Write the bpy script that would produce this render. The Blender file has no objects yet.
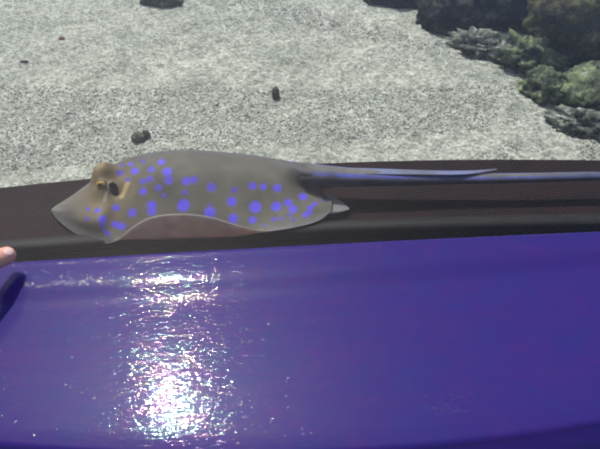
import bpy, bmesh, math, random
import numpy as np
from mathutils import Vector, noise

random.seed(7); rng = np.random.default_rng(7)
S = bpy.context.scene
COL = S.collection

# ------------------------------------------------------------------ camera model
H = .375; PITCH = math.radians(47); ROLL = math.radians(2.8); FPX = 643.0
FW = np.array([0, math.cos(PITCH), -math.sin(PITCH)])
R0 = np.array([1., 0, 0]); U0 = np.array([0, math.sin(PITCH), math.cos(PITCH)])
RT = math.cos(ROLL)*R0 - math.sin(ROLL)*U0
UP = math.cos(ROLL)*U0 + math.sin(ROLL)*R0
CAM = np.array([0, 0, H])

def at(px, py, z):
    d = FW*FPX + RT*(px-300) - UP*(py-224.5)
    return CAM + d*(z-H)/d[2]

def proj(P):
    d = np.asarray(P) - CAM
    w = d @ FW
    return 300 + FPX*(d @ RT)/w, 224.5 - FPX*(d @ UP)/w

cam = bpy.data.cameras.new('camera')
cam.sensor_width = 36; cam.lens = 36*FPX/600; cam.clip_start = .01
co = bpy.data.objects.new('camera', cam); COL.objects.link(co)
from mathutils import Matrix
m = Matrix.Identity(4)
for i, ax in enumerate((RT, UP, -FW)):
    for j in range(3): m[j][i] = ax[j]
for j in range(3): m[j][3] = CAM[j]
co.matrix_world = m
S.camera = co

# ------------------------------------------------------------------ helpers
def link(name, verts, faces, mat=None, parent=None, smooth=True, uvs=None):
    me = bpy.data.meshes.new(name)
    me.from_pydata([tuple(map(float, v)) for v in verts], [], [tuple(int(i) for i in f) for f in faces])
    me.update()
    if smooth: me.polygons.foreach_set('use_smooth', [True]*len(me.polygons))
    if mat: me.materials.append(mat)
    o = bpy.data.objects.new(name, me); COL.objects.link(o)
    if parent: o.parent = parent; o.matrix_parent_inverse = Matrix.Translation(-parent.location)
    return o

def tag(o, label=None, cat=None, group=None, kind=None):
    if label: o['label'] = label
    if cat: o['category'] = cat
    if group: o['group'] = group
    if kind: o['kind'] = kind
    return o

def empty(name, loc):
    o = bpy.data.objects.new(name, None); COL.objects.link(o)
    o.location = loc; o.empty_display_size = .02
    return o

def set_colors(o, cols, name='Col'):
    a = o.data.color_attributes.new(name, 'FLOAT_COLOR', 'POINT')
    c = np.ones((len(o.data.vertices), 4), dtype=np.float32); c[:, :3] = cols
    a.data.foreach_set('color', c.ravel())

def grid_faces(nr, nc):
    return [(r*nc+c, r*nc+c+1, (r+1)*nc+c+1, (r+1)*nc+c) for r in range(nr-1) for c in range(nc-1)]

def curve_fit(pts, z, deg=2):
    P = np.array([at(x, y, z) for x, y in pts])
    k = np.polyfit(P[:, 0], P[:, 1], deg)
    return lambda x: np.polyval(k, x)

def catmull(t, xs, P):
    """non uniform cubic hermite with finite difference tangents; P (n, ...)"""
    xs = np.asarray(xs, float); P = np.asarray(P, float); n = len(xs)
    T = np.zeros_like(P)
    for i in range(n):
        a, b = max(i-1, 0), min(i+1, n-1)
        T[i] = (P[b]-P[a])/(xs[b]-xs[a])
    out = []
    for v in np.atleast_1d(t):
        i = int(np.clip(np.searchsorted(xs, v)-1, 0, n-2)); h = xs[i+1]-xs[i]; s = (v-xs[i])/h
        out.append((2*s**3-3*s**2+1)*P[i] + (s**3-2*s*s+s)*h*T[i] + (3*s*s-2*s**3)*P[i+1] + (s**3-s*s)*h*T[i+1])
    return np.array(out)

# ------------------------------------------------------------------ materials
def mat(name, base=(.5,.5,.5), rough=.5, spec=.5):
    M = bpy.data.materials.new(name); M.use_nodes = True
    nt = M.node_tree; b = nt.nodes['Principled BSDF']
    b.inputs['Base Color'].default_value = (*base, 1); b.inputs['Roughness'].default_value = rough
    b.inputs['Specular IOR Level'].default_value = spec
    return M, nt, b

def N(nt, kind, **kw):
    n = nt.nodes.new(kind)
    for k, v in kw.items():
        if hasattr(n, k): setattr(n, k, v)
        else: n.inputs[k.replace('_', ' ')].default_value = v
    return n

def L(nt, a, b): nt.links.new(a, b)

def objcoord(nt, scale=(1,1,1)):
    tc = N(nt, 'ShaderNodeTexCoord'); mp = N(nt, 'ShaderNodeMapping')
    mp.inputs['Scale'].default_value = scale
    L(nt, tc.outputs['Object'], mp.inputs['Vector']); return mp.outputs['Vector']

def ramp(nt, fac, stops):
    r = N(nt, 'ShaderNodeValToRGB'); e = r.color_ramp.elements
    while len(e) < len(stops): e.new(.5)
    for el, (p, c) in zip(e, stops):
        el.position = p; el.color = (*c, 1) if len(c) == 3 else c
    L(nt, fac, r.inputs['Fac']); return r.outputs['Color']

def noise_tex(nt, vec, scale, detail=4, rough=.55, dist=0):
    n = N(nt, 'ShaderNodeTexNoise'); n.inputs['Scale'].default_value = scale
    n.inputs['Detail'].default_value = detail; n.inputs['Roughness'].default_value = rough
    n.inputs['Distortion'].default_value = dist
    L(nt, vec, n.inputs['Vector']); return n.outputs['Fac']

def bump(nt, b, height, dist, strength=1, prev=None, sock='Normal'):
    n = N(nt, 'ShaderNodeBump'); n.inputs['Strength'].default_value = strength
    n.inputs['Distance'].default_value = dist
    L(nt, height, n.inputs['Height'])
    if prev: L(nt, prev, n.inputs['Normal'])
    if b: L(nt, n.outputs['Normal'], b.inputs[sock])
    return n.outputs['Normal']

def math_node(nt, op, a, b=None):
    n = N(nt, 'ShaderNodeMath', operation=op)
    for i, v in enumerate((a, b)):
        if v is None: continue
        if isinstance(v, (int, float)): n.inputs[i].default_value = v
        else: L(nt, v, n.inputs[i])
    return n.outputs[0]

def mix(nt, fac, a, b, blend='MIX'):
    n = N(nt, 'ShaderNodeMix', data_type='RGBA', blend_type=blend)
    for i, v in ((0, fac), (6, a), (7, b)):
        if isinstance(v, (int, float)): n.inputs[i].default_value = v
        elif isinstance(v, tuple): n.inputs[i].default_value = (*v, 1)
        else: L(nt, v, n.inputs[i])
    return n.outputs[2]

# glossy blue-violet paint on the coping
M_blue, nt, b = mat('blue_paint', rough=.3, spec=.10)
v = objcoord(nt)
vs = objcoord(nt, (1, 3.2, 1))
c1 = noise_tex(nt, objcoord(nt, (1, 1.6, 1)), 22, 7, .68, .5)
L(nt, ramp(nt, c1, [(.32, (.021, .017, .132)), (.5, (.026, .0145, .128)), (.68, (.035, .0145, .128))]), b.inputs['Base Color'])
rr = noise_tex(nt, vs, 60, 4, .6)
mr = N(nt, 'ShaderNodeMapRange'); mr.inputs['To Min'].default_value = .04; mr.inputs['To Max'].default_value = .07
L(nt, rr, mr.inputs['Value']); L(nt, mr.outputs[0], b.inputs['Roughness'])
n1 = bump(nt, None, noise_tex(nt, objcoord(nt, (1.9, .8, 1)), 44, 2, .5, .4), .0010, .13)
n2 = bump(nt, None, noise_tex(nt, vs, 130, 3, .55, .8), .0004, .44, n1)
vo = N(nt, 'ShaderNodeTexVoronoi', feature='SMOOTH_F1'); vo.inputs['Scale'].default_value = 330; L(nt, v, vo.inputs['Vector'])
bump(nt, b, vo.outputs['Distance'], .0003, .13, n2)
mf = N(nt, 'ShaderNodeMapRange'); mf.inputs['From Min'].default_value = .3; mf.inputs['From Max'].default_value = .7
mf.inputs['To Min'].default_value = 330; mf.inputs['To Max'].default_value = 900
L(nt, noise_tex(nt, vs, 20, 3, .5, .6), mf.inputs['Value']); L(nt, mf.outputs[0], b.inputs['Thin Film Thickness']); b.inputs['Thin Film IOR'].default_value = 1.175
b.inputs['Coat Weight'].default_value = .125; b.inputs['Coat Roughness'].default_value = .36; b.inputs['Coat IOR'].default_value = 1.45

# dark, wet fibreglass of the submerged ledge
def dark(name, ca, cb, rough):
    M, nt, b = mat(name, rough=rough, spec=.2)
    v = objcoord(nt, (1, 2.5, 1))
    c = noise_tex(nt, v, 26, 6, .65, .3)
    L(nt, ramp(nt, c, [(.35, ca), (.68, cb)]), b.inputs['Base Color'])
    bump(nt, b, noise_tex(nt, objcoord(nt), 120, 4), .0004, .12)
    return M
M_ledge = dark('black_ledge', (.0085, .0028, .0040), (.018, .0055, .0080), .8)
M_lip = dark('grey_lip', (.013, .011, .012), (.022, .019, .020), .6)  # lighter grey carries the sky sheen along the lip crest
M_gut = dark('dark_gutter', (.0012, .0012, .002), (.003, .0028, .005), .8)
M_ground = dark('dark_ground', (.03, .03, .02), (.06, .05, .04), .8)

# coral sand
M_sand, nt, b = mat('coral_sand', rough=.85, spec=.2)
v = objcoord(nt)
vo = N(nt, 'ShaderNodeTexVoronoi'); vo.inputs['Scale'].default_value = 280; L(nt, v, vo.inputs['Vector'])
sep = N(nt, 'ShaderNodeSeparateColor'); L(nt, vo.outputs['Color'], sep.inputs[0])
g = ramp(nt, sep.outputs[0], [(0, (.26, .26, .235)), (.3, (.37, .37, .345)), (.7, (.48, .48, .45)), (1, (.62, .62, .59))])
p = ramp(nt, noise_tex(nt, v, 14, 6, .6), [(.35, (.80, .82, .79)), (.65, (1.10, 1.09, 1.06))])
p2 = ramp(nt, noise_tex(nt, v, 75, 4, .6), [(.32, (.70, .70, .66)), (.6, (1.04, 1.04, 1.03))])
L(nt, mix(nt, 1.0, mix(nt, 1.0, g, p, 'MULTIPLY'), p2, 'MULTIPLY'), b.inputs['Base Color'])
n1 = bump(nt, None, vo.outputs['Distance'], .004, .5)
bump(nt, b, noise_tex(nt, v, 120, 5, .65), .006, .5, n1)

# water: clear sheet that lets light through and mirrors the sky a little
M_water = bpy.data.materials.new('clear_water'); M_water.use_nodes = True
nt = M_water.node_tree; nt.nodes.clear()
out = N(nt, 'ShaderNodeOutputMaterial'); tr = N(nt, 'ShaderNodeBsdfTransparent'); gl = N(nt, 'ShaderNodeBsdfGlossy')
tr.inputs['Color'].default_value = (.93, .965, .955, 1); gl.inputs['Roughness'].default_value = .02
fr = N(nt, 'ShaderNodeFresnel'); fr.inputs['IOR'].default_value = 1.33
ms = N(nt, 'ShaderNodeMixShader')
v = objcoord(nt, (1, 1.6, 1))
nb = bump(nt, None, noise_tex(nt, v, 9, 2, .4, .5), .006, .25)
L(nt, nb, fr.inputs['Normal']); L(nt, nb, gl.inputs['Normal'])
L(nt, fr.outputs[0], ms.inputs[0]); L(nt, tr.outputs[0], ms.inputs[1]); L(nt, gl.outputs[0], ms.inputs[2])
L(nt, ms.outputs[0], out.inputs['Surface'])

def rock_mat(name, stops, scale=40):
    M, nt, b = mat(name, rough=.9, spec=.1)
    v = objcoord(nt)
    c = noise_tex(nt, v, scale, 7, .7, .6)
    k = ramp(nt, c, stops)
    f = ramp(nt, noise_tex(nt, v, scale*5, 4, .7), [(.35, (.45, .45, .45)), (.62, (1.15, 1.15, 1.15))])
    L(nt, mix(nt, 1.0, k, f, 'MULTIPLY'), b.inputs['Base Color'])
    bump(nt, b, noise_tex(nt, v, scale*4, 6, .7), .006, .8)
    return M
M_rdark = rock_mat('dark_rock', [(.36, (.004, .004, .005)), (.48, (.022, .021, .022)), (.56, (.055, .060, .045)), (.66, (.16, .16, .14))])
M_rgreen = rock_mat('algae_rock', [(.36, (.03, .035, .03)), (.47, (.16, .18, .13)), (.57, (.28, .34, .17)), (.66, (.62, .62, .55))])
M_rolive = rock_mat('olive_rock', [(.36, (.02, .02, .02)), (.48, (.085, .080, .045)), (.58, (.15, .15, .075)), (.66, (.21, .14, .11))])
M_rgrey = rock_mat('grey_rock', [(.36, (.03, .033, .032)), (.48, (.19, .20, .18)), (.57, (.36, .38, .31)), (.66, (.80, .80, .78))])
M_pebble = rock_mat('pebble', [(.35, (.085, .08, .075)), (.65, (.19, .18, .17))], 90)
M_pebble_lt = rock_mat('pebble_light', [(.35, (.17, .16, .145)), (.65, (.30, .285, .26))], 90)
M_red = rock_mat('red_pebble', [(.35, (.26, .15, .11)), (.65, (.34, .22, .17))], 90)

# ray skin: colours of the pattern come from the mesh's colour attribute
def skin_mat(name, rough=.6):
    M, nt, b = mat(name, rough=rough, spec=.25)
    b.inputs['Subsurface Weight'].default_value = .35; b.inputs['Subsurface Radius'].default_value = (1, .8, .7); b.inputs['Subsurface Scale'].default_value = .004
    a = N(nt, 'ShaderNodeAttribute'); a.attribute_name = 'Col'
    v = objcoord(nt)
    f = ramp(nt, noise_tex(nt, v, 90, 5, .6), [(.3, (.86, .86, .86)), (.7, (1.1, 1.1, 1.1))])
    L(nt, mix(nt, 1.0, a.outputs['Color'], f, 'MULTIPLY'), b.inputs['Base Color'])
    bump(nt, b, noise_tex(nt, v, 260, 3), .0004, .4)
    return M
M_ray = skin_mat('ray_skin')
M_fin, _, _ = mat('fin_grey', (.20, .185, .195), .6, .2)
M_finblue, nt, b = mat('fin_blue_grey', rough=.45)
L(nt, ramp(nt, noise_tex(nt, objcoord(nt, (1, 3, 3)), 45, 3), [(.35, (.12, .12, .17)), (.65, (.17, .19, .38))]), b.inputs['Base Color'])
M_pupil, _, _ = mat('pupil', (.006, .005, .004), .15)
M_hole_shade, _, _ = mat('spiracle_shade', (.004, .0035, .0035), .8, .1)  # near-black colour paints the shade inside the spiracle
M_iris, nt, b = mat('gold_iris', rough=.25)
L(nt, ramp(nt, noise_tex(nt, objcoord(nt), 700, 3), [(.35, (.30, .17, .035)), (.65, (.62, .42, .10))]), b.inputs['Base Color'])
M_skin, nt, b = mat('human_skin', (.62, .31, .23), .42)
b.inputs['Subsurface Weight'].default_value = .12; b.inputs['Subsurface Radius'].default_value = (.006, .002, .001)
M_nail, _, _ = mat('fingernail', (.76, .50, .46), .25)

# ------------------------------------------------------------------ light
d = at(172, 424, 0) - CAM; d /= np.linalg.norm(d)
SUN = np.array([d[0], d[1], -d[2]])
sl = bpy.data.lights.new('sun', 'SUN'); sl.energy = 3.6; sl.angle = math.radians(.55); sl.color = (1, .965, .90)
so = bpy.data.objects.new('sun', sl); COL.objects.link(so)
so.rotation_euler = Vector(SUN).to_track_quat('Z', 'Y').to_euler()
W = bpy.data.worlds.new('sky'); S.world = W; W.use_nodes = True
nt = W.node_tree; bg = nt.nodes['Background']
sky = N(nt, 'ShaderNodeTexSky'); sky.sky_type = 'NISHITA'; sky.sun_disc = False
sky.sun_elevation = math.asin(SUN[2]); sky.sun_rotation = math.atan2(SUN[0], SUN[1])
sky.dust_density = 2.5
L(nt, sky.outputs[0], bg.inputs['Color']); bg.inputs['Strength'].default_value = .17
S.view_settings.view_transform = 'Standard'; S.view_settings.look = 'None'
S.cycles.filter_width = 2.1
S.view_settings.gamma = 1; S.view_settings.exposure = .0; S.view_settings.use_curve_mapping = False

# ------------------------------------------------------------------ pool wall coping, ledge, sand, water
Z_LEDGE, Z_SAND, Z_WATER = -.088, -.19, -.024
xs = np.arange(-.72, .7201, .008)
y_in = curve_fit([(0, 265), (120, 256.5), (320, 246.7), (600, 232.5)], 0)
y_fold = curve_fit([(0, 305), (150, 298), (300, 291), (400, 284), (600, 266)], -.002)
y_front = curve_fit([(0, 438), (430, 438), (500, 431), (546, 423.5), (600, 415)], -.003)
yi, yf, yr = y_in(xs), y_fold(xs), y_front(xs)
rows = []
w = yi - yf
for u, z in ((None, -.16), (None, -.03), (None, -.006)):
    rows.append((yi+.0035, z))
prof = [(-.10, -.0035), (-.05, -.0006), (-.02, 0), (.02, -.00005), (.06, -.00014), (.10, -.00022), (.2, -.0003), (.48, -.0004), (.57, -.0007), (.65, -.0011), (.74, -.0017), (.86, -.0026), (.95, -.0031), (1.0, -.0033)]
for u, z in prof: rows.append((yi - u*w, z))
L2 = yf - yr
for u in (.06, .14, .25, .4, .55, .7, .82, .9, .95): rows.append((yf - u*L2, -.0034 - .0008*(u**6)))
for k in range(7):
    a = k/6*math.pi*.33
    rows.append((yr - .006*math.sin(a), -.0046 - .006*(1-math.cos(a))))
rows += [(yr-.0100, -.0105), (yr-.0175, -.0180), (yr-.0185, -.0205), (yr-.0170, -.025), (yr-.004, -.045), (yr+.012, -.050)]
V = np.concatenate([np.stack([xs, np.broadcast_to(y, xs.shape), np.full_like(xs, z)], 1) for y, z in rows])
coping = link('pool_coping', V, grid_faces(len(rows), len(xs)), M_blue)
tag(coping, 'broad glossy blue painted coping along the front of the touch pool', 'pool edge', kind='structure')
# outer wall under the coping and the ground it stands on
V = np.concatenate([np.stack([xs, yr+.010, np.full_like(xs, z)], 1) for z in (-.049, -.4, -.85)])
tag(link('wall_front', V, grid_faces(3, len(xs)), M_ground), 'dark outer wall of the pool below the blue coping', 'wall', kind='structure')
tag(link('ground', [(-3,-2,-.85),(3,-2,-.85),(3,.6,-.85),(-3,.6,-.85)], [(0,1,2,3)], M_ground), 'dark ground outside the pool', 'ground', kind='structure')

y_far = curve_fit([(0, 187), (85, 179.5), (200, 169.5), (330, 162.5), (440, 159.5), (600, 160)], Z_LEDGE)
y_lb = curve_fit([(20, 237), (350, 218), (600, 211.5)], -.084)
y_lf = curve_fit([(20, 247), (350, 228), (600, 222)], -.083)
y_ll = curve_fit([(20, 253), (350, 236), (600, 229)], -.092)
def strip(name, rows, m, label, cat):
    V = np.concatenate([np.stack([xs, np.broadcast_to(y, xs.shape), np.full_like(xs, z)], 1) for y, z in rows])
    return tag(link(name, V, grid_faces(len(rows), len(xs)), m), label, cat, kind='structure')
a, bb, c, dd = y_far(xs), y_lb(xs), y_lf(xs), y_ll(xs)
strip('pool_ledge', [(a+.003, Z_SAND-.05), (a+.003, Z_LEDGE-.008), (a+.002, Z_LEDGE-.003), (a, Z_LEDGE-.0006), (a-.004, Z_LEDGE), ((a+bb)/2, Z_LEDGE-.001), (bb+.004, Z_LEDGE), (bb, Z_LEDGE+.001)], M_ledge,
      'flat black submerged ledge under the stingray', 'ledge')
strip('trim_1', [(bb, Z_LEDGE+.001), (bb-.002, -.0845), (bb*.6+c*.4, -.0825), (bb*.2+c*.8, -.0825), (c, -.0835), (c-.002, -.0855), (dd, -.093)], M_lip,
      'greyish rounded lip running along the front of the black ledge', 'trim')
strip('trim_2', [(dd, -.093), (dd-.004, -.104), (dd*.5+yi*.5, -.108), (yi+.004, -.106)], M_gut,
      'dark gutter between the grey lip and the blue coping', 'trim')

# sand bed
gx = np.concatenate([np.linspace(-2.4, -.72, 15)[:-1], np.linspace(-.72, .86, 330), np.linspace(.86, 2.6, 15)[1:]])
gy = np.concatenate([np.linspace(.40, 1.22, 200), np.linspace(1.22, 3.2, 18)[1:]])
def sand_z(x, y):
    z = Z_SAND + .008*noise.noise(Vector((x*5, y*6, 1.3))) + .005*noise.noise(Vector((x*13, y*17, 4.1)))
    z += .0030*noise.noise(Vector((x*45, y*45, 2.2))) + .0022*noise.noise(Vector((x*140, y*140, 9.2)))
    return z
V = [(x, y, sand_z(x, y)) for y in gy for x in gx]
tag(link('sand_bed', V, grid_faces(len(gy), len(gx)), M_sand), 'pale coarse coral sand covering the bottom of the pool', 'sand', kind='structure')

# water surface, ending at the inside of the coping
wx = np.linspace(-.72, .72, 60)
V = [(x, y_in(x)+.003, Z_WATER) for x in wx] + [(x*3.4, 3.2, Z_WATER) for x in wx]
tag(link('water', V, grid_faces(2, 60), M_water), 'clear still water filling the touch pool', 'water', kind='structure')

# small flattened clear drops, added to make sun sparkles on the coping
M_glint_drop = bpy.data.materials.new('glint_drop'); M_glint_drop.use_nodes = True
nt = M_glint_drop.node_tree; nt.nodes.clear()
out = N(nt, 'ShaderNodeOutputMaterial'); tr = N(nt, 'ShaderNodeBsdfTransparent'); gl = N(nt, 'ShaderNodeBsdfGlossy')
gl.inputs['Roughness'].default_value = .09; fr = N(nt, 'ShaderNodeFresnel'); fr.inputs['IOR'].default_value = 1.33
ms = N(nt, 'ShaderNodeMixShader'); L(nt, fr.outputs[0], ms.inputs[0]); L(nt, tr.outputs[0], ms.inputs[1]); L(nt, gl.outputs[0], ms.inputs[2])
L(nt, ms.outputs[0], out.inputs['Surface'])
def coping_z(x, y):
    a_, b_ = y_in(x), y_fold(x); u_ = (a_-y)/(a_-b_)
    return float(np.interp(u_, [p_[0] for p_ in prof], [p_[1] for p_ in prof])) if u_ < 1 else -.0034
ico = bmesh.new(); bmesh.ops.create_icosphere(ico, subdivisions=3, radius=1)
iv = np.array([v.co[:] for v in ico.verts]); ifc = [[v.index for v in f.verts] for f in ico.faces]; ico.free()
V, Fc = [], []
def drop(px, py, r):
    P_ = at(px, py, 0); z_ = coping_z(P_[0], P_[1]); P_ = at(px, py, z_); b_ = len(V)
    V.extend((iv*np.array([r*random.uniform(.8, 1.6), r, r*.16]) + np.array([P_[0], P_[1], z_])).tolist()); Fc.extend([[i+b_ for i in f] for f in ifc])
line = lambda x: 264.5 - .054*x
for _ in range(70): 
    x = random.uniform(20, 160); drop(x, line(x)+random.gauss(23-.01*x, 1.8), random.uniform(.0007, .0015))
for _ in range(60): 
    x = random.uniform(15, 130); drop(x, line(x)+random.uniform(8, 22), random.uniform(.0004, .0009))
for _ in range(70):
    x = abs(random.gauss(0, 200)); drop(x, line(x)+random.uniform(.8, 2.6), random.uniform(.0005, .0010))
for _ in range(26):
    x = random.uniform(230, 590); drop(x, line(x)+random.uniform(5, 36), random.uniform(.0003, .0007))
for _ in range(80): drop(random.uniform(0, 330), random.uniform(305, 436), random.uniform(.0004, .0008))
for _ in range(60): drop(random.gauss(180, 60), min(434, random.gauss(400, 22)), random.uniform(.0003, .0008))
for _ in range(70): drop(random.uniform(424, 476), random.uniform(393, 414), random.uniform(.00025, .0004))
tag(link('glint_drops', V, Fc, M_glint_drop), 'flattened clear drops added for sun sparkle on the blue coping', 'water drops', kind='stuff')

# ------------------------------------------------------------------ rocks and pebbles
def rock(name, px, py, rx, ry, hz, m, label, cat, seed, rough=.32, freq=1.6, sub=5, zc=None, spiky=.5, group=None, rotz=0, embed=.35):
    """rx, ry, hz: half sizes in metres"""
    P = at(px, py, Z_SAND if zc is None else zc)
    bm = bmesh.new(); bmesh.ops.create_icosphere(bm, subdivisions=sub, radius=1)
    off = Vector((seed*3.17, seed*1.91, seed*.77))
    for v in bm.verts:
        p = v.co.copy(); k = 0; amp = 1; fq = freq
        for q in range(5):
            k += amp*noise.noise(p*fq+off); amp *= spiky; fq *= 2.1
        k += spiky*.35*(1-2*abs(noise.noise(p*7.5+off)))+spiky*.16*(1-2*abs(noise.noise(p*17+off)))
        v.co = p*(1+rough*k)
        v.co = Vector((v.co.x*rx, v.co.y*ry, v.co.z*hz))
    bmesh.ops.rotate(bm, verts=bm.verts, cent=(0,0,0), matrix=Matrix.Rotation(rotz, 3, 'Z'))
    me = bpy.data.meshes.new(name); bm.to_mesh(me); bm.free()
    me.polygons.foreach_set('use_smooth', [True]*len(me.polygons)); me.materials.append(m)
    o = bpy.data.objects.new(name, me); COL.objects.link(o)
    zb = sand_z(P[0], P[1]) if zc is None else zc
    o.location = (P[0], P[1], zb + hz*(1-2*embed) if zc is None else zb)
    ROCKS.append(o)
    return tag(o, label, cat, group)

ROCKS = []
G = 'reef rocks at the far right of the pool'
rock('rock', 398, -3, .058, .036, .03, M_rdark, 'low blackish rock at the upper end of the reef, farthest left', 'rock', 3, group=G, embed=.4, rotz=-.4)
rock('rock', 452, 20, .068, .050, .05, M_rdark, 'dark grey rock beside the low blackish one, touching the open sand', 'rock', 5, group=G, rotz=-.5)
rock('rock', 437, 6, .028, .022, .03, M_rgreen, 'small grey-green rock wedged between two blackish rocks', 'rock', 8, group=G, embed=.1)
rock('boulder', 525, 8, .095, .085, .085, M_rdark, 'large black boulder in the middle of the reef', 'rock', 11, group=G)
rock('boulder', 594, 14, .085, .06, .06, M_rolive, 'olive-brown algae-covered boulder in the top right corner', 'rock', 14, group=G, zc=-.12, rough=.4)
rock('rock', 484, 53, .052, .022, .020, M_rgrey, 'knobbly grey rubble rock with whitish crust edging the sand', 'rock', 17, rough=.5, freq=2.6, spiky=.62, group=G, rotz=-.55)
rock('rock', 533, 66, .050, .036, .035, M_rgreen, 'green mossy rock below the large black boulder', 'rock', 20, rough=.45, freq=2.4, spiky=.6, group=G, rotz=-.5)
rock('rock', 545, 96, .034, .024, .026, M_rgreen, 'knobbly dark green rock halfway down the reef edge', 'rock', 24, rough=.45, freq=2.4, spiky=.6, group=G, rotz=-.8)
rock('rock', 590, 101, .058, .046, .038, M_rgreen, 'broad smooth grey-green rock at the right edge of the picture', 'rock', 28, rough=.25, group=G, rotz=-.5)
rock('rock', 592, 66, .055, .045, .05, M_rdark, 'blackish rock standing in for the shaded crevice between olive-brown boulder and broad grey-green rock', 'rock', 31, group=G)  # its dark colour stands in for shade in the crevice
rock('rock', 592, 131, .048, .020, .020, M_rgrey, 'low dark grey rock at the lower end of the reef, nearest the black ledge', 'rock', 35, rough=.45, freq=2.2, spiky=.6, group=G, rotz=-.45)
rock('stone', 163, 2.5, .037, .020, .016, M_rolive, 'dark brown stone lying alone on the sand at the top edge', 'stone', 40, sub=4, rotz=-.15, embed=.3)
rock('pebble', 275.5, 94, .0058, .0075, .0105, M_pebble, 'dark pointed pebble standing upright on the open sand', 'pebble', 44, sub=4, rough=.2, embed=.15)
rock('pebble', 138, 137.5, .0085, .0075, .0075, M_pebble_lt, 'grey-brown pebble behind the head of the stingray', 'pebble', 47, sub=4, rough=.25, embed=.25)
rock('pebble', 146, 134.5, .0055, .005, .0065, M_pebble, 'small blackish pebble leaning on a grey-brown one', 'pebble', 50, sub=4, rough=.25, embed=.15)
rock('pebble', 62, 39, .0052, .0040, .003, M_red, 'small reddish pebble on the sand at upper left', 'pebble', 53, sub=3, rough=.2, embed=.2)
rock('pebble', 24, 61.5, .0070, .0024, .0022, M_pebble_lt, 'thin grey sliver of stone near the left edge', 'pebble', 56, sub=3, rough=.2, embed=.3)


# neighbouring rocks lean on one another without running through each other
from mathutils.bvhtree import BVHTree
def tree_of(o):
    bm = bmesh.new(); bm.from_mesh(o.data); bm.transform(Matrix.Translation(o.location)); t_ = BVHTree.FromBMesh(bm); bm.free(); return t_
def inside(t_, p, tol=.004):
    q_, n_, _, d_ = t_.find_nearest(p)
    return q_ is not None and ((p-q_).dot(n_) < 0 or d_ < tol)
TREES = []
for o in ROCKS:
    for t_ in TREES:
        if inside(t_, o.location, 0): print('CENTRE INSIDE', o.name)
        for v_ in o.data.vertices:
            ln_ = v_.co.length; dr_ = v_.co/ln_; h_ = t_.ray_cast(o.location, dr_, ln_+.0015)
            if h_[0] is not None: v_.co = dr_*max(h_[3]-.0015, .001)
    o.data.update(); TREES.append(tree_of(o))

# loose coral grains: nobody could count them
ico = bmesh.new(); bmesh.ops.create_icosphere(ico, subdivisions=1, radius=1)
iv = np.array([v.co[:] for v in ico.verts]); ifc = [[v.index for v in f.verts] for f in ico.faces]; ico.free()
V, Fc, Cc = [], [], []
n = 0
while n < 11000:
    px, py = random.uniform(-30, 630), random.uniform(-12, 190)
    P = at(px, py, Z_SAND)
    if P[1] < .47 or P[1] > 1.2: continue
    if any(inside(t_, Vector(P)) for t_ in TREES): continue
    r = random.uniform(.0007, .0017)
    rot = np.array(Matrix.Rotation(random.uniform(0, 6.28), 3, Vector((random.gauss(0,1), random.gauss(0,1), random.gauss(0,1)))))
    sc = np.array([random.uniform(.7, 1.7), random.uniform(.7, 1.2), random.uniform(.5, .9)])*r
    base = len(V)
    V.extend(((iv*sc) @ rot.T + np.array([P[0], P[1], sand_z(P[0], P[1]) + r*.35])).tolist())
    Fc.extend([[i+base for i in f] for f in ifc])
    t = random.random(); g = .26 + .38*t**1.1
    Cc.extend([[g, g*.985, g*.93]]*12); n += 1
M_grain, nt, b = mat('coral_grain', rough=.8, spec=.2)
aN = N(nt, 'ShaderNodeAttribute'); aN.attribute_name = 'Col'; L(nt, aN.outputs['Color'], b.inputs['Base Color'])
o = link('gravel', V, Fc, M_grain, smooth=False); set_colors(o, np.array(Cc))
tag(o, 'loose pale and dark coral grains scattered over the sand bed', 'gravel', kind='stuff')

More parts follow.
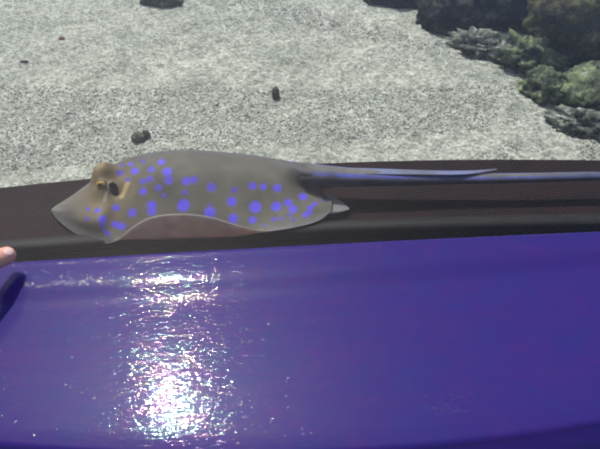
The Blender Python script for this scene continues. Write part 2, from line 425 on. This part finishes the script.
# ------------------------------------------------------------------ the stingray
ST = [  # column, then (py, z) from near margin to far margin
 (51.5, [(210.6,-.0800),(210.3,-.0799),(210,-.0798),(209.8,-.0797),(209.5,-.0798),(209.3,-.0799),(209,-.080)]),
 (57,  [(219,-.083),(216,-.081),(213,-.079),(211,-.078),(208,-.079),(206,-.080),(205,-.081)]),
 (70,  [(230,-.084),(224,-.080),(217,-.075),(209,-.071),(203,-.071),(199.5,-.074),(197,-.079)]),
 (85,  [(238,-.085),(231,-.080),(220,-.071),(206,-.068),(195,-.066),(189.5,-.069),(186,-.075)]),
 (100, [(243,-.085),(235,-.080),(218,-.068),(195,-.064),(179,-.059),(173,-.064),(176,-.085)]),
 (115, [(241.5,-.083),(236,-.081),(212,-.071),(180,-.059),(165,-.055),(167,-.075),(172,-.115)]),
 (130, [(229,-.071),(238,-.084),(216,-.075),(175,-.058),(158.5,-.056),(163,-.078),(168,-.125)]),
 (150, [(218,-.058),(238,-.085),(214,-.075),(172,-.057),(154,-.057),(160,-.080),(166,-.13)]),
 (180, [(214,-.054),(237,-.085),(211,-.074),(170,-.056),(150.7,-.057),(158,-.082),(165,-.13)]),
 (210, [(217,-.058),(236,-.085),(209,-.074),(170,-.057),(151.5,-.058),(159,-.083),(166,-.13)]),
 (240, [(226,-.069),(234,-.084),(207,-.074),(171,-.058),(154,-.060),(160,-.082),(167,-.125)]),
 (262, [(231,-.079),(229,-.082),(206,-.074),(173,-.060),(156.5,-.062),(162,-.082),(168,-.12)]),
 (285, [(229,-.080),(223,-.079),(206,-.074),(183,-.064),(163,-.0565),(161,-.068),(167,-.10)]),
 (305, [(225,-.080),(218,-.078),(207,-.0745),(189,-.070),(172,-.0525),(163,-.059),(168,-.085)]),
 (314, [(222.3,-.0795),(216,-.078),(207,-.075),(193,-.071),(175,-.0535),(166,-.060),(170,-.08)]),
 (323, [(218,-.079),(214,-.078),(207,-.0755),(201,-.0745),(197,-.0745),(194,-.075),(192,-.077)]),
 (332, [(210,-.077),(209,-.0765),(207.5,-.076),(205,-.075),(202,-.075),(200,-.0755),(199,-.076)]),
]
ts = np.array([-1, -.76, -.42, 0, .36, .68, 1.0])
cols = np.array([s[0] for s in ST], float)
CP = np.array([[at(px, py, z) for py, z in lst] for px, lst in ST])       # (ns, 7, 3)
NU, NT = 230, 131
# denser samples near the two tips
e = np.linspace(0, 1, NU)
uu = cols[0] + (cols[-1]-cols[0])*(.5-.5*np.cos(np.pi*e))*.35 + (cols[-1]-cols[0])*e*.65
tt = np.linspace(-1, 1, NT)
G1 = catmull(uu, cols, CP)                                                  # (NU, 7, 3)
D = np.moveaxis(catmull(tt, ts, np.moveaxis(G1, 1, 0)), 0, 1)               # (NU, NT, 3)

def gauss_bump(center, rad, h, pw=2):
    c = np.asarray(center); d2 = ((D - c)**2).sum(-1)
    D[..., 2] += h*np.exp(-(d2/rad**2)**(pw/2))
def surf(px, py):
    P = D.reshape(-1, 3); X, Y = proj(P)
    d2 = (X-px)**2 + (Y-py)**2
    idx = np.where(d2 < 9)[0]
    if len(idx) == 0: return P[np.argmin(d2)], int(np.argmin(d2))
    dep = (P[idx]-CAM) @ FW
    k = idx[np.argmin(dep*300 + np.sqrt(d2[idx])*.35)]
    return P[k].copy(), int(k)

near_eye = surf(103, 191)[0]; far_eye = surf(102, 176)[0]
gauss_bump(near_eye, .0085, .0085)
gauss_bump(far_eye + np.array([-.001, .003, 0]), .0125, .0135, 3.2)
gauss_bump(surf(170, 172)[0], .045, .002)
gauss_bump(surf(116, 190)[0], .006, -.0045)      # hollow of the spiracle

def normals(Dg):
    du = np.gradient(Dg, axis=0); dv = np.gradient(Dg, axis=1)
    n = np.cross(du, dv); l = np.linalg.norm(n, axis=-1, keepdims=True); n = n/np.maximum(l, 1e-12)
    return n
Nn = normals(D)
if Nn[NU//2, NT//2, 2] < 0: Nn = -Nn
s = (uu-cols[0])/(cols[-1]-cols[0])
lon = np.clip(np.sin(np.pi*np.clip(s, 0, 1)**.8), 0, 1)
TH = .0014*np.clip(lon*6, .25, 1)[:, None] + (.030*lon**1.1)[:, None]*np.exp(-((tt+.0)/.36)**2)[None, :]
edge = np.clip((1-np.abs(tt))/.06, 0, 1)[None, :]
TH = TH*(.15+.85*edge)
B = D - np.clip(Nn, -1, 1)*TH[..., None]
over = B[..., 1] < y_far(B[..., 0])+.002
B[..., 2] = np.where(over, np.maximum(B[..., 2], Z_LEDGE+.0012), B[..., 2])

# colour pattern of the dorsal side
P = D.reshape(-1, 3); X, Y = proj(P)
T = np.tile(tt, NU); Sg = np.repeat(s, NT)
nz = np.array([noise.noise(Vector(p)*38) for p in P]); nz2 = np.array([noise.noise(Vector(p)*120) for p in P])
col = np.tile(np.array([.118, .103, .084]), (len(P), 1))
col *= (1 + .30*nz + .16*nz2)[:, None]
def blend(w, c):
    global col
    w = np.clip(w, 0, 1)[:, None]; col = col*(1-w) + np.array(c)*w
blend(.75*np.exp(-((P-surf(108, 198)[0])**2).sum(1)/.030**2), (.215, .155, .085))
blend(.85*np.exp(-((P-surf(103, 170)[0])**2).sum(1)/.016**2), (.36, .255, .135))          # golden head, lightened to offset the shade on the eye mound
mar = np.clip((np.abs(T)-.62)/.38, 0, 1)
blend(.55*mar, (.175, .17, .19))                                                       # greyer wing edges
blend(.55*np.exp(-((T-.34)/.10)**2)*(Sg > .3), (.150, .145, .185))
blend(.7*np.clip((.12-Sg)/.12, 0, 1), (.19, .178, .178))                                   # pale snout
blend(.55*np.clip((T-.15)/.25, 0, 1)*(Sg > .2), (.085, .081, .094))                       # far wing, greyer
blend(.9*np.clip((np.abs(T)-.975)/.02, 0, 1), (.42, .38, .42))                           # pale rim
def stroke(pts, r, c, w):
    Q = [surf(*p)[0] for p in pts]
    dm = np.full(len(P), 9.)
    for a_, b_ in zip(Q[:-1], Q[1:]):
        ab = b_-a_; t_ = np.clip(((P-a_) @ ab)/max(ab @ ab, 1e-9), 0, 1)
        dm = np.minimum(dm, np.linalg.norm(P-(a_+t_[:, None]*ab), axis=1))
    blend(w*np.clip(1.4-dm/r, 0, 1), c)
stroke([(128.5, 182), (122, 196)], .0024, (.50, .37, .17), .8)
stroke([(136, 186), (131, 196)], .0016, (.24, .18, .10), .45)
stroke([(111, 180), (107, 190), (105, 200)], .0016, (.44, .38, .30), .8)
stroke([(140, 160), (200, 163), (262, 168)], .005, (.12, .105, .10), .45)
for q in [(133, 214), (158, 188), (165, 196), (240, 184), (170, 190)]:
    blend(.5*np.exp(-((P-surf(*q)[0])**2).sum(1)/.007**2), (.07, .06, .06))
SPOTS = [(88,209,2.2,.6),(97.7,210.2,3,.9),(87.5,218.5,2.3,.6),(103,219,3.9,1),(116,207.6,3.6,.9),(102,226,2.6,.7),(105,231,2.2,.7),(109,233.5,2.2,.8),
 (115,224.7,3.6,.9),(122,226.5,3.6,1),(132.4,212.6,4.6,.8),(151.6,205.2,4.8,1),(151.6,212,4.4,.9),(142.8,190.2,3.8,1),(143.4,181,3.4,.7),(150.3,179.3,3.6,.7),
 (158,188,3.6,.65),(164.7,196,2.6,.5),(135.4,170.7,4,1),(120.7,172.6,3.6,.6),(121,164.8,2.4,.5),(130.8,163.7,3,.8),(151.6,169.4,3.6,.75),(166.9,170.7,5,1),
 (161.5,161.4,4,.95),(142.6,160,2.4,.5),(169,180,4.6,.75),(186.4,180.9,4.6,.8),(194,179.5,4,.75),(185,192,3.2,.6),(184,204.6,6.2,1),(128,180,2.6,.6),
 (211.6,186.5,4.8,.75),(234,189.5,3.2,.5),(252.4,186,4.0,.8),(263,186.5,3.6,.8),(277.6,188,4.2,.85),(231.4,201,5,1),(254.8,207,6,1),(275.8,206.3,5,1),
 (288,202.4,4,1),(292.6,208.7,4.2,1),(302.8,196.7,4.2,.95),(209.8,212,5.6,1),(233.8,218.6,5,.9),(253,220,4,.9),(274,218.6,2.5,.8),(281.5,218.6,2,.7),
 (289,215,2,.6),(293.5,219.5,2,.6),(310.6,207,3,.9),(315,203.6,2.8,.8),(309,212,2.8,.9),(305,214.7,3,.9),(265,224.6,1.8,.6),(325.6,197.6,2,.5),(210,205,2,.4)]
for (x, y, r, w) in SPOTS:
    c, _ = surf(x, y); rad = r*1.0/1000
    dd_ = np.linalg.norm(P-c, axis=1) + .0005*nz2
    blend(np.clip((rad*1.18-dd_)/(rad*.36), 0, 1)*(.55+.45*w), tuple(np.array([.120, .080, .72])*(.45+.55*w)))
far_spots = 0
for _ in range(400):                                    # spots on the hidden far wing
    k = rng.integers(len(P))
    if T[k] < .55 or T[k] > .93 or not .15 < Sg[k] < .9: continue
    rad = rng.uniform(.0025, .005)
    dd_ = np.linalg.norm(P-P[k], axis=1)
    blend(np.clip((rad*1.18-dd_)/(rad*.36), 0, 1)*.9, (.19, .155, .82)); far_spots += 1
    if far_spots > 26: break
PB = B.reshape(-1, 3)
colB = np.tile(np.array([.84, .66, .48]), (len(PB), 1)); nb_ = np.array([noise.noise(Vector(p)*60) for p in PB])
colB *= (1+.10*nb_)[:, None]
wm = np.clip((np.abs(T)-.95)/.05, 0, 1)[:, None]; colB = colB*(1-wm) + np.array([.42, .36, .36])*wm

verts = np.concatenate([P, PB]); n0 = NU*NT
fd = [f[::-1] for f in grid_faces(NU, NT)]; fb = [tuple(i+n0 for i in f) for f in grid_faces(NU, NT)]
rim = []
loop = [(i, 0) for i in range(NU)] + [(NU-1, j) for j in range(1, NT)] + [(i, NT-1) for i in range(NU-2, -1, -1)] + [(0, j) for j in range(NT-2, 0, -1)]
idx = [i*NT+j for i, j in loop]
for k in range(len(idx)):
    a_, b_ = idx[k], idx[(k+1) % len(idx)]; rim.append((a_, b_, b_+n0, a_+n0))
body_faces = fd+fb+rim; body_cols = np.concatenate([col, colB])

# tail: grows out of the back of the disc, in the same mesh
TL = [  # px, py, z, half height mm, half width mm
 (292,176.5,-.078,4,7),(300,175.6,-.069,8,10.5),(310,175.2,-.0625,10.8,12),(322,175.8,-.060,10.6,11),(345,177,-.061,9.4,10),(380,178,-.062,8.0,8.6),(420,178.5,-.063,6.5,7.2),
 (460,178.5,-.064,5.0,6.0),(500,178.3,-.064,4.6,5.4),(550,177.3,-.064,4.3,5.0),(600,176.2,-.064,4.0,4.7),(680,177,-.066,3.4,4.0),(760,180,-.069,2.6,3.0),(850,186,-.074,1.4,1.6)]
tk = np.linspace(0, len(TL)-1, 150)
TC = catmull(tk, np.arange(len(TL)), np.array([[*at(a_, b_, z_), h_/1000, w_/1000] for a_, b_, z_, h_, w_ in TL]))
NA = 40; tv, tcv = [], []
for i, row in enumerate(TC):
    tan = TC[min(i+1, len(TC)-1), :3]-TC[max(i-1, 0), :3]; tan /= np.linalg.norm(tan)
    side = np.cross([0, 0, 1.], tan); side /= np.linalg.norm(side); upv = np.cross(tan, side)
    for k in range(NA):
        an = 2*math.pi*k/NA
        p_ = row[:3] + side*math.cos(an)*row[4] + upv*math.sin(an)*row[3]
        tv.append(p_)
        e_ = math.degrees(an)            # 90 up, side = +y or -y
        c_ = np.array([.095, .088, .090])*(1-min(1, max(0, (i-12)/30))) + np.array([.155, .145, .15])*min(1, max(0, (i-12)/30))
        nn = noise.noise(Vector(p_)*90)
        f_ = min(1, max(0, (i-20)/22))
        sd = math.cos(an); elev_ = math.sin(an)
        toward = -sd if side[1] > 0 else sd   # 1 = faces the camera side
        ang = math.degrees(math.atan2(elev_, toward))
        wst = max(0, 1-abs(ang-52)/17)*f_     # blue stripe along the near flank
        wst2 = max(0, 1-abs(ang-128)/17)*f_
        bl = np.array([.12, .13, .50])
        w_ = min(1, 1.5*max(wst, wst2))*(.75+.5*nn)
        c_ = c_*(1-w_) + bl*w_
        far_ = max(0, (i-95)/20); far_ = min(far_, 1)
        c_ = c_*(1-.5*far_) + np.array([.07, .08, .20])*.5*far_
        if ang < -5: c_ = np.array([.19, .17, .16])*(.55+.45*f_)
        tcv.append(c_*(1+.25*nn))
base = 2*n0
tf = [(base+i*NA+k, base+i*NA+(k+1) % NA, base+(i+1)*NA+(k+1) % NA, base+(i+1)*NA+k) for i in range(len(TC)-1) for k in range(NA)]
tf += [tuple(base+k for k in range(NA)), tuple(base+(len(TC)-1)*NA+k for k in range(NA))][::1]
root = empty('stingray', tuple(at(190, 205, Z_LEDGE)))
tag(root, 'blue-spotted grey-brown stingray gliding over the black ledge', 'stingray')
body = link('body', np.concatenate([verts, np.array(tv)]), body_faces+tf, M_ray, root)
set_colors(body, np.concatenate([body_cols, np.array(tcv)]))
bm = bmesh.new(); bm.from_mesh(body.data); bmesh.ops.recalc_face_normals(bm, faces=bm.faces); bm.to_mesh(body.data); bm.free()

def thick_sheet(name, top, bot, m, th, parent):
    """a sheet between two polylines with real thickness"""
    n = len(top); mids = 6; V = []
    for sgn in (1, -1):
        for i in range(n):
            a_, b_ = np.array(bot[i]), np.array(top[i])
            for k in range(mids):
                f_ = k/(mids-1); p_ = a_*(1-f_)+b_*f_
                V.append(p_ + np.array([0, -.6, .8])*sgn*th*(1-.8*f_))
    half = n*mids; g_ = grid_faces(n, mids); F_ = [f[::-1] for f in g_]+[tuple(i+half for i in f) for f in g_]
    lp = [i*mids for i in range(n)]+[(n-1)*mids+k for k in range(1, mids)]+[i*mids+mids-1 for i in range(n-2, -1, -1)]+[k for k in range(mids-2, 0, -1)]
    for k in range(len(lp)):
        a_, b_ = lp[k], lp[(k+1) % len(lp)]; F_.append((a_, b_, b_+half, a_+half))
    o = link(name, V, F_, m, parent)
    bm = bmesh.new(); bm.from_mesh(o.data); bmesh.ops.recalc_face_normals(bm, faces=bm.faces); bm.to_mesh(o.data); bm.free()
    return o
q = np.linspace(0, 1, 40)
def pl(pts, z0, z1):
    p_ = catmull(q*(len(pts)-1), np.arange(len(pts)), np.array(pts, float))
    return [at(x, y, z0+(z1-z0)*t) for (x, y), t in zip(p_, q)]
o = thick_sheet('tail_fin', pl([(328,167.5),(380,168.6),(425,170.2),(465,170.6),(498,168.6)], -.053, -.058), pl([(328,174),(380,174.5),(425,175),(465,174.6),(497,170)], -.0535, -.0585), M_finblue, .0009, root)
o['label'] = 'blue-grey skin fold tapering along the top of the tail'
# pelvic fins
def fin(pts_a, pts_b, za, zb): return thick_sheet('pelvic_fin', pl(pts_a, za, zb), pl(pts_b, za, zb), M_fin, .0011, root)
fin([(322,193),(329,195),(338,199),(345,204),(349.5,208.3)], [(320,206),(328,213),(335,213.6),(343,211.8),(349.3,209.2)], -.0775, -.0820)
fin([(318,176),(326,175.5),(334,175),(340,175),(346,176)], [(318,171),(326,170.5),(334,171),(340,173),(345.5,175.5)], -.075, -.082)

def ellipsoid(name, c, ax, m, parent, seg=28):
    bm = bmesh.new(); bmesh.ops.create_uvsphere(bm, u_segments=seg, v_segments=seg//2, radius=1)
    A = np.array(ax).T                # columns are the three half axes
    V = [np.asarray(c) + A @ np.array(v.co) for v in bm.verts]; F_ = [[v.index for v in f.verts] for f in bm.faces]; bm.free()
    return link(name, V, F_, m, parent)
vdir = CAM - near_eye; vdir /= np.linalg.norm(vdir)
def eye(px, py, look):
    c = surf(px, py)[0]; look = np.array(look, float); look /= np.linalg.norm(look)
    sx = np.cross([0, 0, 1.], look); sx /= np.linalg.norm(sx); sy = np.cross(look, sx)
    e_ = ellipsoid('eye', c + look*.0004, [sx*.0054, sy*.0044, look*.0026], M_iris, root); e_['label'] = 'golden eye'
    ellipsoid('pupil', c + look*.0027 - sy*.0002, [sx*.0024, sy*.0013, look*.0006], M_pupil, e_)
    # heavy upper lid
    V = []; F_ = []; na, nb2 = 25, 8
    for i in range(na):
        t_ = -.15+ (math.pi+.3)*i/(na-1); cc = c + look*.0006 + sx*.0053*math.cos(t_) + sy*.0043*math.sin(t_)
        rad_ = sx*math.cos(t_)+sy*math.sin(t_); rr_ = .0013*math.sin(math.pi*i/(na-1))**.5+.0002
        for k in range(nb2):
            w_ = 2*math.pi*k/nb2; V.append(cc + (rad_*math.cos(w_)+look*math.sin(w_))*rr_)
    for i in range(na-1):
        for k in range(nb2): F_.append((i*nb2+k, i*nb2+(k+1) % nb2, (i+1)*nb2+(k+1) % nb2, (i+1)*nb2+k))
    lid = link('eyelid', V, F_, M_ray, e_); set_colors(lid, np.tile([.21, .165, .10], (len(V), 1)))
# re-evaluate on the bumped surface
eye(101, 183.5, vdir*.9 + np.array([-.35, -.15, .05]))
def far_side_eye():
    c = far_eye + np.array([-.001, .012, .004])
    look = np.array([-.3, .8, .45]); look /= np.linalg.norm(look)
    sx = np.cross([0, 0, 1.], look); sx /= np.linalg.norm(sx); sy = np.cross(look, sx)
    e_ = ellipsoid('eye', c, [sx*.0052, sy*.0042, look*.003], M_iris, root)
    ellipsoid('pupil', c+look*.0028, [sx*.0024, sy*.0013, look*.0006], M_pupil, e_)
far_side_eye()
c = surf(113.5, 190.5)[0]; sx = np.cross([0, 0, 1.], vdir); sx /= np.linalg.norm(sx); sy = np.cross(vdir, sx)
ra = math.radians(-22); sx2 = sx*math.cos(ra)+sy*math.sin(ra); sy2 = -sx*math.sin(ra)+sy*math.cos(ra)
o = ellipsoid('spiracle', c, [sx2*.0056, sy2*.0085, vdir*.0018], M_hole_shade, root); o['label'] = 'breathing hole behind the eye, its inner shade painted as a dark oval'

# ------------------------------------------------------------------ reaching hand at the left edge
hand = None
def reach():
    Tp = at(18, 250.5, .013); K = at(-52, 297, .026)
    dirv = (K-Tp); ln = np.linalg.norm(dirv); dirv /= ln
    side = np.cross(dirv, [0, 0, 1.]); side /= np.linalg.norm(side)
    if side[0] > 0: side = -side          # towards the left, out of the picture
    upv = np.array([0, 0, 1.])
    vs_, es_, rs_ = [], [], []
    def add(p, r, par=None):
        vs_.append(tuple(p)); rs_.append(r)
        if par is not None: es_.append((par, len(vs_)-1))
        return len(vs_)-1
    palm = K + dirv*.026 + side*.017 + upv*.004
    wrist = K + dirv*.062 + side*.022 + upv*.004
    r0 = add(wrist, .019); f1 = add(wrist + dirv*.08 + upv*.02, .025, r0); add(wrist + dirv*.20 + upv*.07, .031, f1)
    pm = add(palm, .017, r0)
    k1 = add(K + dirv*.004, .0085, pm); a1 = add(Tp + dirv*ln*.62 + upv*.008, .0075, k1); a2 = add(Tp + dirv*ln*.30 + upv*.005, .0068, a1); add(Tp + dirv*.004, .0060, a2)
    for i, lg in ((1, 1.08), (2, 1.0), (3, .8)):     # middle, ring and little finger, curled
        kk = K + side*.0155*i + dirv*(.002+.003*i*i*.5) + upv*(.001)
        ka = add(kk, .0085-.0006*i, pm)
        kb = add(kk - dirv*.020*lg - upv*.006, .0076-.0005*i, ka)
        kc = add(kk - dirv*.020*lg - upv*.022 + dirv*.006, .0068-.0004*i, kb)
        add(kk - dirv*.004*lg - upv*.026, .006-.0004*i, kc)
    t1 = add(wrist - dirv*.020 - side*.016 - upv*.006, .0105, r0); t2 = add(K + dirv*.020 - side*.016 - upv*.012, .0085, t1); add(K + dirv*.004 - side*.010 - upv*.017, .007, t2)
    me = bpy.data.meshes.new('person'); me.from_pydata(vs_, es_, []); me.update()
    o = bpy.data.objects.new('body', me); COL.objects.link(o)
    sk = o.modifiers.new('skin', 'SKIN'); sk.use_smooth_shade = True
    for i, sv in enumerate(me.skin_vertices[0].data): sv.radius = (rs_[i]*1.14, rs_[i]*1.14); sv.use_root = (i == 0)
    ss = o.modifiers.new('sub', 'SUBSURF'); ss.levels = 2; ss.render_levels = 3
    dg = bpy.context.evaluated_depsgraph_get(); me2 = bpy.data.meshes.new_from_object(o.evaluated_get(dg))
    bpy.data.objects.remove(o)
    rt = empty('person', tuple(Tp)); tag(rt, 'person reaching over the pool edge, only a pink fingertip showing at left', 'person')
    me2.materials.clear(); me2.materials.append(M_skin)
    me2.polygons.foreach_set('use_smooth', [True]*len(me2.polygons))
    b_ = bpy.data.objects.new('body', me2); COL.objects.link(b_); b_.parent = rt; b_.matrix_parent_inverse = Matrix.Translation(-rt.location)
    bm = bmesh.new(); bm.from_mesh(me2); bt = BVHTree.FromBMesh(bm); bm.free()
    dr = Vector(at(9, 251.5, .015) - CAM).normalized(); hit, hn, _, _ = bt.ray_cast(Vector(CAM), dr)
    nrm = np.array(hn); ax = dirv - nrm*(dirv @ nrm); ax /= np.linalg.norm(ax); sd = np.cross(nrm, ax)
    nl = ellipsoid('fingernail', np.array(hit) - nrm*.0003, [sd*.0033, ax*.0042, nrm*.0010], M_nail, rt); nl['label'] = 'shiny fingernail'
reach()
